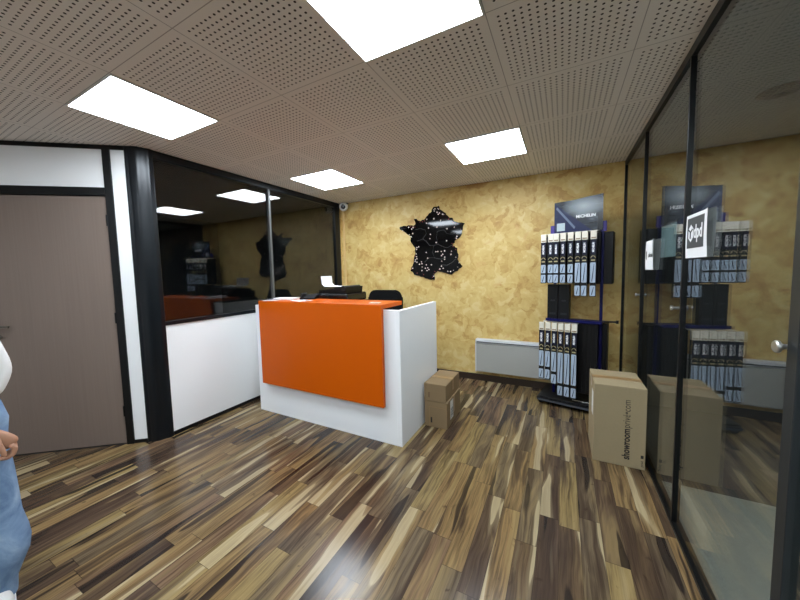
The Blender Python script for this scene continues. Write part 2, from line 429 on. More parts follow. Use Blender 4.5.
# right glazed partition
YP = [D-.0, 3.125, 2.148, 1.222, .30, -.62, -1.54, REAR]
bm = bmesh.new(); box(bm, (R, REAR, H-.05), (R+.05, D, H-.001), .003); struct('trim_5', bm, BLACK)
bm = bmesh.new(); box(bm, (R, REAR, 0), (R+.045, D, .022), .002); struct('trim_6', bm, BLACK)
bm = bmesh.new(); box(bm, (R, D-.016, .022), (R+.03, D, H-.05), .002); struct('trim_7', bm, BLACK)
for i in range(len(YP)-1):
    y1, y0 = YP[i], YP[i+1]
    d = sroot('door_%d' % (i+2), (R, 0, 0))
    wide = .046 if i >= 2 else .016
    bm = bmesh.new(); box(bm, (.0 if i < 2 else -.003, y0-wide/2, .022), (.034, y0+wide/2, H-.05), .002)
    link_mesh('door_stile', bm, BLACK if i < 2 else GREYF, d)
    bm = bmesh.new(); box(bm, (.012, y0+wide/2, .022), (.022, (y1-.03 if i == 0 else y1-(.023 if i > 2 else .008)), H-.05))
    link_mesh('glass_pane', bm, GLASS_R, d)
    ky = {0: 3.165, 1: 2.212}.get(i, y0+.03)
    rk = .013 if i < 2 else .017
    bm = bmesh.new(); lathe(bm, [(.007, .012), (.007, -.012), (rk*.8, -.013), (rk, -.015), (rk, -.021), (rk*.85, -.024), (.002, -.025)], (0, ky, 1.193), 24, 'X')
    lathe(bm, [(.007, .02), (.007, .030), (rk, .032), (rk, .038), (.002, .040)], (0, ky, 1.193), 24, 'X')
    link_mesh('door_knob', bm, SILVER, d, True)

# dark office behind the left glass
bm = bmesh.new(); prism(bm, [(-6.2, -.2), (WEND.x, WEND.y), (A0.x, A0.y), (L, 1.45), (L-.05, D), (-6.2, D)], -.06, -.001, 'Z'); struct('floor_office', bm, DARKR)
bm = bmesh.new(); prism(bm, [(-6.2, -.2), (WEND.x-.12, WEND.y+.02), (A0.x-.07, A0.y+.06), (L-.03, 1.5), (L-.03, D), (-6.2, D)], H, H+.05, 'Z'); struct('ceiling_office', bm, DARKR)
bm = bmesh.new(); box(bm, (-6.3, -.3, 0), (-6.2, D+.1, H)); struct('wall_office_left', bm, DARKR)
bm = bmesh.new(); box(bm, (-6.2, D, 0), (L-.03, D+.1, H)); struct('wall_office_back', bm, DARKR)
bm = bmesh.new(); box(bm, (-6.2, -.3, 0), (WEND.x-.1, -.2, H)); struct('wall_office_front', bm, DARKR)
# dim room behind the right glass
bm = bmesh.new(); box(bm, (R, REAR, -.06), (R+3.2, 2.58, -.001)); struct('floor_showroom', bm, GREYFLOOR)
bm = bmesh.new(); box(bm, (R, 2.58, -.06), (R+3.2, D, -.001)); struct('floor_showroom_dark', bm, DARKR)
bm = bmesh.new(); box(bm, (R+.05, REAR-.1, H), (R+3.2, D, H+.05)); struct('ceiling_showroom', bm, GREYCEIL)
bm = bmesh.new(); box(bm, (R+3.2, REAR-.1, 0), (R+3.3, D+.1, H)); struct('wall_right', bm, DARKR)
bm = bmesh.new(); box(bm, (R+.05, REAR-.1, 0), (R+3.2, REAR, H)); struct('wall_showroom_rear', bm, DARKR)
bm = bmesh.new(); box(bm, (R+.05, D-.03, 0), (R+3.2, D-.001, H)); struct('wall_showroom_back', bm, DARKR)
for yy, lb in ((.35, 'added unseen cool panel light in the room behind the glass wall, beside the viewpoint'), (-1.35, 'added unseen cool panel light in the room behind the glass wall, behind the viewpoint')):
    t = thing('ceiling_light', lb, 'light', (1.75, yy, H), 0, 'square LED panels in the ceiling grid')  # lamp added out of view to brighten the desk side and this room
    bm = bmesh.new(); prism(bm, rrect(.6, .6, .004, 2), -.006, 0, 'Z'); link_mesh('light_frame', bm, WHITEPL, t)
    bm = bmesh.new(); box(bm, (-.288, -.288, -.009), (.288, .288, -.006)); link_mesh('light_diffuser', bm, EMITC, t)
t = thing('ceiling_vent', 'round dark vent in the dim ceiling behind the glass wall', 'vent', (1.18, 2.96, H))
bm = bmesh.new(); lathe(bm, [(.10, 0), (.105, -.006), (.08, -.018), (.05, -.02), (.01, -.022)], seg=36); link_mesh('vent_cover', bm, PLAST, t, True)
bm = bmesh.new(); lathe(bm, [(.03, -.018), (.03, -.028), (.002, -.03)], seg=24); link_mesh('vent_hub', bm, PLAST, t, True)

# ---------------------------------------------------------------- ceiling light panels
def light_panel(i, j, label, first=None):
    loc = (GX+(i+.5)*T, GY+(j+.5)*T, H)
    if first:
        c = copy_tree(first); c.location = loc; c['label'] = label; return c
    t = thing('ceiling_light', label, 'light', loc, 0, 'square LED panels in the ceiling grid')
    bm = bmesh.new(); h = .298
    for lo, hi in (((-h, -h), (h, -h+.008)), ((-h, h-.008), (h, h)), ((-h, -h+.008), (-h+.008, h-.008)), ((h-.008, -h+.008), (h, h-.008))):
        box(bm, (lo[0], lo[1], -.009), (hi[0], hi[1], .0))
    link_mesh('light_frame', bm, WHITEPL, t)
    bm = bmesh.new(); box(bm, (-h+.008, -h+.008, -.007), (h-.008, h-.008, -.001)); link_mesh('light_diffuser', bm, EMIT, t)
    return t
lp = light_panel(-1, 0, 'large bright square panel light cut by the top edge of the photo')
light_panel(-4, 0, 'bright square panel light in front of the brown door, nearest the door', lp)
light_panel(-1, 3, 'bright square panel light nearest the ochre wall, in line with the map and stand', lp)
light_panel(-4, 3, 'small bright square panel light beside the glass window corner, above the reception desk', lp)
light_panel(-1, -3, 'square panel light behind the viewpoint near the glass wall', lp)
light_panel(-4, -3, 'square panel light behind the viewpoint on the door side', lp)

# ---------------------------------------------------------------- reception desk
t = thing('reception_desk', 'white reception desk with an orange front panel and orange counter top', 'desk')
X0, X1, Y0, Y1, Z1 = -2.815, -1.130, 2.185, 3.0, 1.115
bm = bmesh.new(); box(bm, (X0+.04, Y0, 0), (X1-.04, Y0+.06, Z1), .0); link_mesh('front_panel', bm, WHITE, t)
bm = bmesh.new(); box(bm, (X1-.04, Y0, 0), (X1, Y1, Z1), .0015); link_mesh('side_panel', bm, WHITE, t)
bm = bmesh.new(); box(bm, (X0, Y0, 0), (X0+.04, Y1, Z1), .0015); link_mesh('side_panel', bm, WHITE, t)
bm = bmesh.new(); box(bm, (X0+.04, Y0+.06, .71), (X1-.04, Y1-.05, .738), .002); link_mesh('worktop', bm, WHITE, t)
OX0, OX1 = -2.69, -1.262
bm = bmesh.new(); box(bm, (OX0, 2.125, .325), (OX1, 2.160, 1.165), .002); tag(link_mesh('front_cladding', bm, ORANGE, t), 'orange front panel')
bm = bmesh.new(); box(bm, (OX0, 2.160, 1.130), (OX1, 2.49, 1.165), .002); tag(link_mesh('counter_top', bm, ORANGE, t), 'orange counter top')
for x in (-2.5, -1.45):
    bm = bmesh.new(); box(bm, (x-.03, 2.161, .45), (x+.03, 2.184, 1.1)); link_mesh('bracket', bm, PLAST, t)
    bm = bmesh.new(); box(bm, (x-.03, 2.20, Z1), (x+.03, 2.24, 1.1295)); link_mesh('counter_support', bm, PLAST, t)

# papers on counter
t = thing('paper_stack', 'short stack of white paper slips on the orange counter', 'papers', (-2.52, 2.34, 1.1655), .2)
for k in range(3):
    bm = bmesh.new(); a = .06*(k-1); box(bm, (-.12, -.06, .006*k), (.12, .06, .006*k+.0055), .001)
    o = link_mesh('paper_slip', bm, PAPER, t); o.rotation_euler.z = a
t = thing('magazine', 'printed leaflet with dark and coloured picture at the left end of the counter', 'leaflet', (-2.60, 2.24, 1.1655), .35)
bm = bmesh.new(); box(bm, (-.07, -.09, 0), (.07, .09, .004), .001); link_mesh('cover', bm, PAPER, t)
bm = bmesh.new(); box(bm, (-.06, -.075, .004), (.0, .07, .0046)); box(bm, (.01, -.04, .004), (.06, .02, .0046)); link_mesh('printed_picture', bm, mat('leaflet_print', srgb(86, 60, 90), .4), t)
t = thing('flyer', 'flat white flyer lying on the orange counter in front of the printer', 'flyer', (-2.25, 2.27, 1.1655), -.3)
bm = bmesh.new(); box(bm, (-.10, -.07, 0), (.10, .07, .0012)); link_mesh('sheet', bm, PAPER, t)
bm = bmesh.new(); box(bm, (-.08, .02, .0012), (.08, .05, .0016)); link_mesh('printed_band', bm, GREYP, t)
t = thing('card', 'small white card at the right end of the orange counter', 'card', (-1.40, 2.26, 1.1655), .1)
bm = bmesh.new(); box(bm, (-.045, -.03, 0), (.045, .03, .002), .0005); link_mesh('sheet', bm, PAPER, t)
bm = bmesh.new(); box(bm, (-.03, .0, .002), (.03, .008, .0024)); link_mesh('printed_line', bm, GREYP, t)

# printer on worktop
t = thing('printer', 'black office printer with a sheet of paper rising from it behind the counter', 'printer', (-2.235, 2.78, .738), 0)
bm = bmesh.new(); box(bm, (-.15, -.2, .0), (.31, .22, .385), .015); link_mesh('body', bm, PLAST, t)
bm = bmesh.new(); box(bm, (-.135, -.18, .385), (.285, .20, .475), .02); link_mesh('scanner_lid', bm, mat('gloss_black_plastic', srgb(14, 14, 16), .2), t)
bm = bmesh.new(); prism(bm, [(-.11, .475), (.255, .475), (.265, .54), (.21, .535), (-.11, .505)], -.15, .15, 'Y'); link_mesh('paper_feeder', bm, PLAST, t)
bm = bmesh.new(); cyl(bm, (.235, -.17, .525), (.235, .12, .525), .028); link_mesh('feeder_roller', bm, RUBBER, t, True)
bm = bmesh.new(); box(bm, (-.10, -.215, .25), (.25, -.2, .30), .003); link_mesh('paper_tray', bm, FRAME, t)
bm = bmesh.new(); box(bm, (.27, -.22, .33), (.305, -.2, .37), .003); link_mesh('control_panel', bm, GREYF, t)
bm = bmesh.new()
prof = [(-.135, .655), (-.125, .57), (-.09, .54), (.0, .538), (.20, .542), (.20, .545), (.0, .541), (-.088, .544), (-.120, .572), (-.129, .655)]
prism(bm, prof, -.08, .10, 'Y'); 
link_mesh('paper_sheet', bm, PAPER, t, True)
# dark phone beside printer
t = thing('desk_phone', 'dark wedge shaped desk phone at the back edge of the orange counter', 'phone', (-2.30, 2.43, 1.1655), .3)
bm = bmesh.new(); prism(bm, [(-.05, 0), (.05, 0), (.05, .05), (-.05, .015)], -.08, .08, 'X'); link_mesh('base', bm, PLAST, t)
bm = bmesh.new(); box(bm, (-.075, -.04, .03), (-.04, .055, .062), .01); link_mesh('handset', bm, RUBBER, t)

# office chair
t = thing('office_chair', 'black office chair with rounded backrest behind the reception desk', 'chair', (-2.09, 3.40, 0), 0)
bm = bmesh.new(); box(bm, (-.25, -.25, .44), (.25, .22, .53), .04, seg=4); link_mesh('seat', bm, FABRIC, t, True)
bm = bmesh.new()
o_ = rrect(.50, .62, .10, 7, (0, .875))
prism(bm, o_, .205, .265, 'Y'); bmesh.ops.bevel(bm, geom=[e for e in bm.edges if abs(e.verts[0].co.y-e.verts[1].co.y) < 1e-5], offset=.02, segments=3, affect='EDGES')
link_mesh('backrest', bm, FABRIC, t, True)
bm = bmesh.new(); tube(bm, [(0, 0, .42), (0, .22, .42), (0, .30, .47), (0, .29, .75)], .02); link_mesh('back_bracket', bm, PLAST, t, True)
bm = bmesh.new(); cyl(bm, (0, 0, .12), (0, 0, .44), .028); link_mesh('gas_column', bm, PLAST, t, True)
for s in (-1, 1):
    bm = bmesh.new(); tube(bm, [(s*.22, 0, .45), (s*.29, 0, .47), (s*.30, 0, .66)], .014); box(bm, (s*.30-.03, -.12, .66), (s*.30+.03, .12, .69), .012); link_mesh('armrest', bm, PLAST, t)
for k in range(5):
    a = 2*math.pi*k/5+.3; c, s = math.cos(a), math.sin(a)
    bm = bmesh.new(); cyl(bm, (c*.02, s*.02, .13), (c*.28, s*.28, .075), .024, .014, 12); lg = link_mesh('leg', bm, PLAST, t, True)
    bm = bmesh.new(); cyl(bm, (c*.28-s*.02, s*.28+c*.02, .03), (c*.28+s*.02, s*.28-c*.02, .03), .0295, seg=20); cyl(bm, (c*.28, s*.28, .03), (c*.28, s*.28, .075), .008); link_mesh('caster', bm, RUBBER, lg, True)

# ---------------------------------------------------------------- security camera and cable trunking
t = thing('security_camera', 'small white security camera with black lens at the ceiling corner', 'camera', (-2.950, D-.02, 2.455))
bm = bmesh.new(); lathe(bm, [(.03, .036), (.038, .03), (.038, .022)], (0, 0, 0), 24, 'Z'); link_mesh('mount', bm, PLAST, t, True)
ddir = Vector((.45, -.85, -.15)).normalized(); cpos = Vector((0, -.07, -.03))
M = Matrix.Translation(cpos) @ ddir.to_track_quat('Z', 'Y').to_matrix().to_4x4()
tb = bmesh.new(); lathe(tb, [(.04, -.06), (.056, -.05), (.064, 0), (.062, .035), (.054, .050), (.038, .055)], seg=28)
bm = bmesh.new(); merge(bm, tb, 0, M); link_mesh('housing', bm, WHITEPL, t, True)
tb = bmesh.new(); lathe(tb, [(.036, .046), (.036, .058), (.018, .061), (.002, .062)], seg=24)
bm = bmesh.new(); merge(bm, tb, 0, M); link_mesh('lens', bm, mat('lens_black', srgb(8, 8, 9), .1), t, True)
bm = bmesh.new(); tube(bm, [(0, .0, .03), (0, -.02, .015), (0, -.05, .0)], .012); link_mesh('arm', bm, WHITEPL, t, True)
tag(link_mesh('cable_trunking', box(bmesh.new(), (-3.035, D-.018, .085), (-3.005, D, 2.40), .003), mat('pale_ochre_plastic', srgb(222, 190, 130), .5)),
    'narrow pale ochre cable trunking running down the wall beside the window', 'cable cover')

# ---------------------------------------------------------------- map of France
OUT = [(-1.516, 2.272), (-1.459, 2.279), (-1.432, 2.224), (-1.364, 2.177), (-1.324, 2.121), (-1.27, 2.103), (-1.231, 2.048), (-1.113, 2.018), (-1.139, 1.951), (-1.173, 1.852), (-1.246, 1.806), (-1.274, 1.743), (-1.214, 1.713), (-1.195, 1.622), (-1.208, 1.584), (-1.195, 1.531), (-1.143, 1.478), (-1.21, 1.415), (-1.291, 1.371), (-1.401, 1.399), (-1.485, 1.421), (-1.536, 1.368), (-1.53, 1.3), (-1.603, 1.308), (-1.691, 1.343), (-1.796, 1.365), (-1.887, 1.43), (-1.854, 1.499), (-1.821, 1.637), (-1.803, 1.746), (-1.863, 1.819), (-1.884, 1.917), (-1.968, 1.979), (-2.03, 2.012), (-2.037, 2.055), (-1.95, 2.061), (-1.888, 2.062), (-1.828, 2.043), (-1.797, 2.074), (-1.818, 2.151), (-1.78, 2.141), (-1.736, 2.109), (-1.677, 2.117), (-1.632, 2.159), (-1.574, 2.2), (-1.552, 2.25)]
DOTS = [(-1.528, 2.117), (-1.433, 2.086), (-1.605, 2.001), (-1.485, 2.0), (-1.346, 1.971), (-1.248, 1.98), (-1.578, 1.914), (-1.588, 1.859), (-1.498, 1.801), (-1.354, 1.815), (-1.218, 1.833), (-1.213, 1.862), (-1.84, 1.945), (-1.87, 1.906), (-1.78, 1.749), (-1.753, 1.758), (-1.785, 1.725), (-1.643, 1.676), (-1.623, 1.598), (-1.504, 1.679), (-1.477, 1.68), (-1.428, 1.679), (-1.382, 1.685), (-1.408, 1.641), (-1.425, 1.624), (-1.288, 1.674), (-1.296, 1.634), (-1.381, 1.602), (-1.384, 1.574), (-1.424, 1.55), (-1.572, 1.507), (-1.646, 1.509), (-1.66, 1.462), (-1.625, 1.467), (-1.608, 1.444), (-1.636, 1.431), (-1.712, 1.433), (-1.707, 1.48), (-1.746, 1.52), (-1.717, 1.552), (-1.708, 1.525), (-1.787, 1.625), (-1.783, 1.596), (-1.807, 1.581), (-1.784, 1.549), (-1.793, 1.663), (-1.429, 1.484), (-1.404, 1.455), (-1.452, 1.447), (-1.342, 1.414), (-1.303, 1.411), (-1.539, 1.351), (-1.482, 2.197), (-1.464, 2.168), (-1.405, 2.162), (-1.447, 2.183), (-1.509, 2.245), (-1.52, 2.217), (-1.629, 2.119), (-1.634, 2.07), (-1.9, 2.035), (-1.855, 2.008), (-1.832, 2.026), (-1.812, 1.56), (-1.85, 1.467)]
LNS = [[(-1.798, 1.993), (-1.73, 2.007), (-1.653, 1.981), (-1.639, 1.929), (-1.689, 1.862), (-1.779, 1.837)],
[(-1.689, 1.862), (-1.634, 1.818), (-1.591, 1.765), (-1.537, 1.761), (-1.473, 1.777), (-1.493, 1.868), (-1.481, 1.947), (-1.387, 1.959)],
[(-1.387, 1.959), (-1.347, 1.907), (-1.275, 1.891), (-1.225, 1.916)], [(-1.473, 1.777), (-1.411, 1.744), (-1.349, 1.721), (-1.277, 1.756)],
[(-1.537, 1.761), (-1.55, 1.672), (-1.529, 1.6), (-1.605, 1.603), (-1.672, 1.545)], [(-1.529, 1.6), (-1.434, 1.576), (-1.392, 1.594)],
[(-1.435, 1.506), (-1.351, 1.494), (-1.279, 1.531), (-1.228, 1.578)]]
t = thing('wall_map', 'glossy black cut-out map of France dotted with pale pins on the ochre wall', 'map', (-1.57, D, 1.8))
rough = []
for i, p in enumerate(OUT):         # jagged coastline
    q = OUT[(i+1) % len(OUT)]; d = Vector((q[0]-p[0], q[1]-p[1])); n2 = Vector((-d.y, d.x)).normalized()
    rough.append(Vector(p))
    for f in (.33, .66): rough.append(Vector(p)+d*f+n2*random.uniform(-.011, .011))
rough = [(v.x+1.57, v.y-1.8) for v in rough]
from mathutils.geometry import tessellate_polygon
bm = bmesh.new()
va = [bm.verts.new((x, -.018, z)) for x, z in rough]; vb = [bm.verts.new((x, -.006, z)) for x, z in rough]
for tri in tessellate_polygon([[Vector((x, z, 0)) for x, z in rough]]):
    bm.faces.new([va[i] for i in tri]); bm.faces.new([vb[i] for i in tri])
for i in range(len(rough)):
    j = (i+1) % len(rough); bm.faces.new((va[i], va[j], vb[j], vb[i]))
link_mesh('map_panel', bm, mat('gloss_black_acrylic', srgb(2, 2, 3), .055, spec=.35), t)
bm = bmesh.new()
for l in LNS: tube(bm, [(x+1.57, -.0185, z-1.8) for x, z in l], .0022, 6)
link_mesh('region_lines', bm, mat('grey_line', srgb(78, 78, 80), .5), t)
PIN = [mat('pale_pin', srgb(232, 214, 204), .5), mat('red_pin', srgb(150, 62, 58), .5)]
pin_mesh = {}
def map_pin(x, z, r, m):
    if (r, m) not in pin_mesh:
        bm = bmesh.new(); lathe(bm, [(r, .0), (r, -.003), (r*.6, -.0045), (.0005, -.005)], seg=10, axis='Y')
        o = link_mesh('map_pin', bm, PIN[m], t, True); pin_mesh[r, m] = o.data
    else:
        o = bpy.data.objects.new('map_pin', pin_mesh[r, m]); COL.objects.link(o); o.parent = t
    o.location = (x+1.57, -.0178, z-1.8)
for k, (x, z) in enumerate(DOTS): map_pin(x, z, (.009, .0078)[k % 2], 0)
for k in range(34):
    i = (k*5+2) % len(OUT); p = OUT[i]; q = OUT[(i+1) % len(OUT)]
    f = random.random(); x = p[0]+(q[0]-p[0])*f; z = p[1]+(q[1]-p[1])*f; x += (-1.55-x)*.07; z += (1.8-z)*.07
    map_pin(x, z, .006, 1 if k % 3 else 0)
for x, z in ((.0, .3), (-.15, -.2), (.2, -.1)):
    bm = bmesh.new(); cyl(bm, (x, -.006, z), (x, 0, z), .02); link_mesh('spacer', bm, PLAST, t)

# ---------------------------------------------------------------- wall heater
t = thing('wall_heater', 'white electric panel heater on the wall above the skirting', 'heater', (-.45, D, .13))
bm = bmesh.new(); box(bm, (-.505, -.095, .012), (.505, -.03, .375), .006); link_mesh('front_panel', bm, HEATG, t)
bm = bmesh.new(); box(bm, (-.515, -.103, .375), (.515, -.012, .425), .008); tag(link_mesh('top_grille', bm, HEAT, t), 'white top rim')
bm = bmesh.new(); box(bm, (-.495, -.106, .388), (.495, -.102, .397)); link_mesh('vent_slot', bm, GREYF, t)
for s in (-1, 1):
    bm = bmesh.new(); box(bm, (s*.509-.008, -.10, .006), (s*.509+.006, -.02, .38), .003); link_mesh('side_cap', bm, HEAT, t)
for x in (-.45, .38):
    bm = bmesh.new(); box(bm, (x, -.03, .05), (x+.07, 0, .36)); link_mesh('bracket', bm, GREYF, t)

# ---------------------------------------------------------------- parcels
def carton(name, label, loc, rz, w, d, h, cm, tape='x'):
    t = thing(name, label, 'box', loc, rz)
    bm = bmesh.new(); box(bm, (0, 0, 0), (w, d, h-.003), .003); link_mesh('carton_body', bm, cm, t)
    for a, b in ((0, d/2-.001), (d/2+.001, d)):
        bm = bmesh.new(); box(bm, (.001, a, h-.003), (w-.001, b, h+.001), .001); link_mesh('flap', bm, cm, t)
    return t
t = carton('shipping_box', 'large kraft cardboard box beside the glass wall with dark writing up its front', (.212, 2.655, 0), .01, .31, .39, .577, CARD)
bm = bmesh.new(); box(bm, (-.0008, .165, .50), (-.0, .225, .577)); box(bm, (0, .165, .578), (.31, .225, .5792)); link_mesh('tape', bm, TAPE, t)
fm = lambda x, z: frame_M((x, -.0006, z), (0, 0, 1), (-1, 0, 0))
def up_text(name, s, size, x, z, bold, xs, par, m): return text_mesh(name, s, size, m, par, frame_M((x, -.0006, z), (0, 0, 1), (-1, 0, 0)), bold, xs, 'LEFT')
a = up_text('printed_lettering', 'showroom', .062, .200, .055, .0016, .82, t, PRINTINK)
wz = max(v.co.z for v in a.data.vertices)
up_text('printed_lettering', 'privé•com', .062, .200, wz+.006, -.0004, .80, t, PRINTINK)
bm = bmesh.new(); box(bm, (.284, -.0008, .082), (.300, 0, .104)); link_mesh('printed_mark', bm, PRINTINK, t)
up_text('printed_lettering', 'privé', .024, .292, .022, 0, .9, t, PRINTINK)
bm = bmesh.new(); box(bm, (-.0012, .05, .32), (-.0, .14, .50), .0003); link_mesh('shipping_label', bm, LABELW, t)

def small(label, z, h, w, off=0., name='parcel'):
    t = carton(name, label, (-1.108+off, 2.606, z), .012, w, .425, h, CARD2)
    bm = bmesh.new(); box(bm, (.0, .185, h), (w, .24, h+.0018)); box(bm, (w, .185, h*.35), (w+.0012, .24, h+.0018)); link_mesh('tape', bm, TAPE, t)
    return t
t = small('small brown cardboard box on the floor against the desk, lower of two stacked', 0, .24, .213)
bm = bmesh.new(); box(bm, (.213, .10, .05), (.2142, .19, .225), .0003); lb = link_mesh('shipping_label', bm, LABELW, t)
bm = bmesh.new()
for k in range(7): box(bm, (.2142, .112, .07+k*.013), (.2146, .178, .07+k*.013+(.003+.003*(k % 2))))
link_mesh('barcode', bm, PRINTINK, lb)
bm = bmesh.new(); box(bm, (.045, -.0012, .0), (.049, 0, .19)); box(bm, (.045, -.0012, .186), (.200, 0, .19)); link_mesh('flap_seam', bm, TAPE, t)
bm = bmesh.new(); box(bm, (.058, -.0008, .04), (.072, 0, .09)); link_mesh('printed_mark', bm, PRINTINK, t)
t = small('small brown cardboard box with pale taped top, upper of two stacked by the desk', .243, .158, .208, -.003)
bm = bmesh.new(); box(bm, (.04, -.0008, .03), (.055, 0, .08)); link_mesh('printed_mark', bm, mat('faded_ink', srgb(110, 84, 58), .7), t)

# ---------------------------------------------------------------- wiper blade display stand
SR = math.radians(-12); SO = (.04, 3.775, 0)
st = thing('display_stand', 'tall blue and black steel display stand hung with wiper blade packs by the ochre wall', 'display stand', SO, SR)
bm = bmesh.new(); prism(bm, rrect(.66, .46, .05, 6, (.10, -.03)), .035, .065, 'Z')
box(bm, (-.20, -.235, .065), (.40, -.05, .078), .004)
link_mesh('base', bm, PLAST, st)
bm = bmesh.new(); box(bm, (-.21, -.262, .040), (.38, -.258, .060)); link_mesh('base_edge_strip', bm, mat('gloss_strip', srgb(70, 74, 80), .2), st)
text_mesh('base_lettering', 'MICHELIN', .034, LABELW, st, frame_M((.17, -.16, .0785), (1, 0, 0), (0, 1, 0)), .0006)
for x, y in ((-.19, -.21), (.39, -.21), (-.19, .15), (.39, .15)):
    bm = bmesh.new(); cyl(bm, (x, y-.012, .022), (x, y+.012, .022), .022); box(bm, (x-.015, y-.015, .028), (x+.015, y+.015, .04)); link_mesh('caster', bm, RUBBER, st, True)
for x in (-.115, .305):
    bm = bmesh.new(); box(bm, (x-.013, -.013, .065), (x+.013, .013, 1.86), .003); link_mesh('post', bm, BLUE, st)
for x in (-.14, .315):
    bm = bmesh.new(); box(bm, (x-.022, -.02, 1.77), (x+.022, .0, 1.87), .003); link_mesh('header_clip', bm, mat('violet_plastic', srgb(48, 30, 120), .4), st)
bm = bmesh.new(); box(bm, (-.17, -.14, .872), (.33, .06, .885), .002); box(bm, (-.17, -.145, .872), (.33, -.14, .90)); link_mesh('shelf', bm, BLUE, st)
for z in (1.10,):
    bm = bmesh.new(); box(bm, (-.115, .0, 1.775), (.305, .012, 1.80)); link_mesh('crossbar', bm, BLUE, st)
bm = bmesh.new(); tube(bm, [(.30, .0, .88), (.44, .0, .885)], .009); tube(bm, [(.44, .0, .87), (.44, .0, .90)], .012); link_mesh('side_hook', bm, PLAST, st)
bm = bmesh.new(); box(bm, (-.205, -.10, 1.27), (.30, .01, 1.755), .004); box(bm, (.12, .015, 1.255), (.39, .17, 1.765), .004); link_mesh('upper_rack', bm, PLAST, st)
bm = bmesh.new(); box(bm, (.10, -.09, .14), (.295, .06, .862), .004); box(bm, (.295, .02, .10), (.36, .14, .86), .004)
for k in range(5): box(bm, (.125+k*.036, -.096, .16), (.131+k*.036, -.09, .85))
link_mesh('lower_rack', bm, PLAST, st)
bm = bmesh.new(); box(bm, (-.20, -.13, 1.771), (.29, .10, 1.776)); tag(link_mesh('price_strip', bm, CREAMC, st), 'pale strip along the top of the upper rack')
bm = bmesh.new(); box(bm, (-.20, -.13, .857), (.13, -.05, .862)); link_mesh('price_strip', bm, CREAMC, st)
for n_, x0_, dx_, z_ in ((8, -.18, .062, 1.755), (6, -.19, .060, .85)):
    for k in range(n_):
        bm = bmesh.new(); cyl(bm, (x0_+k*dx_, -.09, z_), (x0_+k*dx_, -.183, z_), .003, seg=8); link_mesh('hook', bm, SILVER, st)

# header sign
def header_mat():
    m = mat('header_print', (0, 0, 0, 1), .22); n = NT(m)
    tc = n.add('ShaderNodeTexCoord').outputs['Object']; x, y, z = n.sep(tc)
    road = n.noise(n.comb(n.math('MULTIPLY', x, 6.), 0., n.math('MULTIPLY', z, 22.)), 1., 3, .6, .6).outputs[0]
    c = n.ramp(road, [(.38, srgb(16, 20, 28)), (.55, srgb(40, 48, 58)), (.75, srgb(104, 114, 120))])
    diag = n.math('ADD', n.math('MULTIPLY', x, .9), z)        # dark blue wiper band, lower left
    c = n.mix(n.math('LESS_THAN', diag, .115), c, srgb(18, 28, 66))
    c = n.mix(n.math('MULTIPLY', n.math('GREATER_THAN', x, .17), n.math('LESS_THAN', z, .17)), c, srgb(20, 22, 28))
    gx = n.math('MULTIPLY', n.math('SUBTRACT', x, .05), 5.); gz = n.math('MULTIPLY', n.math('SUBTRACT', z, .25), 9.)
    gl = n.math('SUBTRACT', 1., n.math('SQRT', n.math('ADD', n.math('MULTIPLY', gx, gx), n.math('MULTIPLY', gz, gz))), clamp=True)
    c = n.mix(n.math('MULTIPLY', gl, .8), c, srgb(176, 188, 194))      # printed pale sky patch
    n.link(c, n.p.inputs['Base Color']); return m
hd = thing('header_sign', 'dark printed header sign with white lettering on top of the wiper display stand', 'sign',
           (SO[0]+.092*math.cos(SR)+.03*math.sin(SR), SO[1]+.092*math.sin(SR)-.03*math.cos(SR), 1.785), SR)
bm = bmesh.new(); prism(bm, [(-.215, 0), (.215, 0), (.215, .345), (.08, .335), (-.03, .322), (-.215, .315)], -.004, .004, 'Y')
link_mesh('sign_board', bm, header_mat(), hd)
text_mesh('sign_lettering', 'MICHELIN', .040, PAPER, hd, frame_M((.07, -.0045, .150), (1, 0, 0), (0, 0, 1)), .0014, .95)
bm = bmesh.new(); box(bm, (-.19, -.0055, .02), (-.115, -.004, .10)); link_mesh('sign_sticker', bm, mat('pale_sticker', srgb(170, 184, 190), .5), hd)
bm = bmesh.new(); prism(bm, [(-.20, .25), (-.19, .27), (-.02, .05), (-.03, .03)], -.0055, -.004, 'Y'); link_mesh('wiper_picture', bm, mat('steel_print', srgb(84, 98, 124), .35), hd)

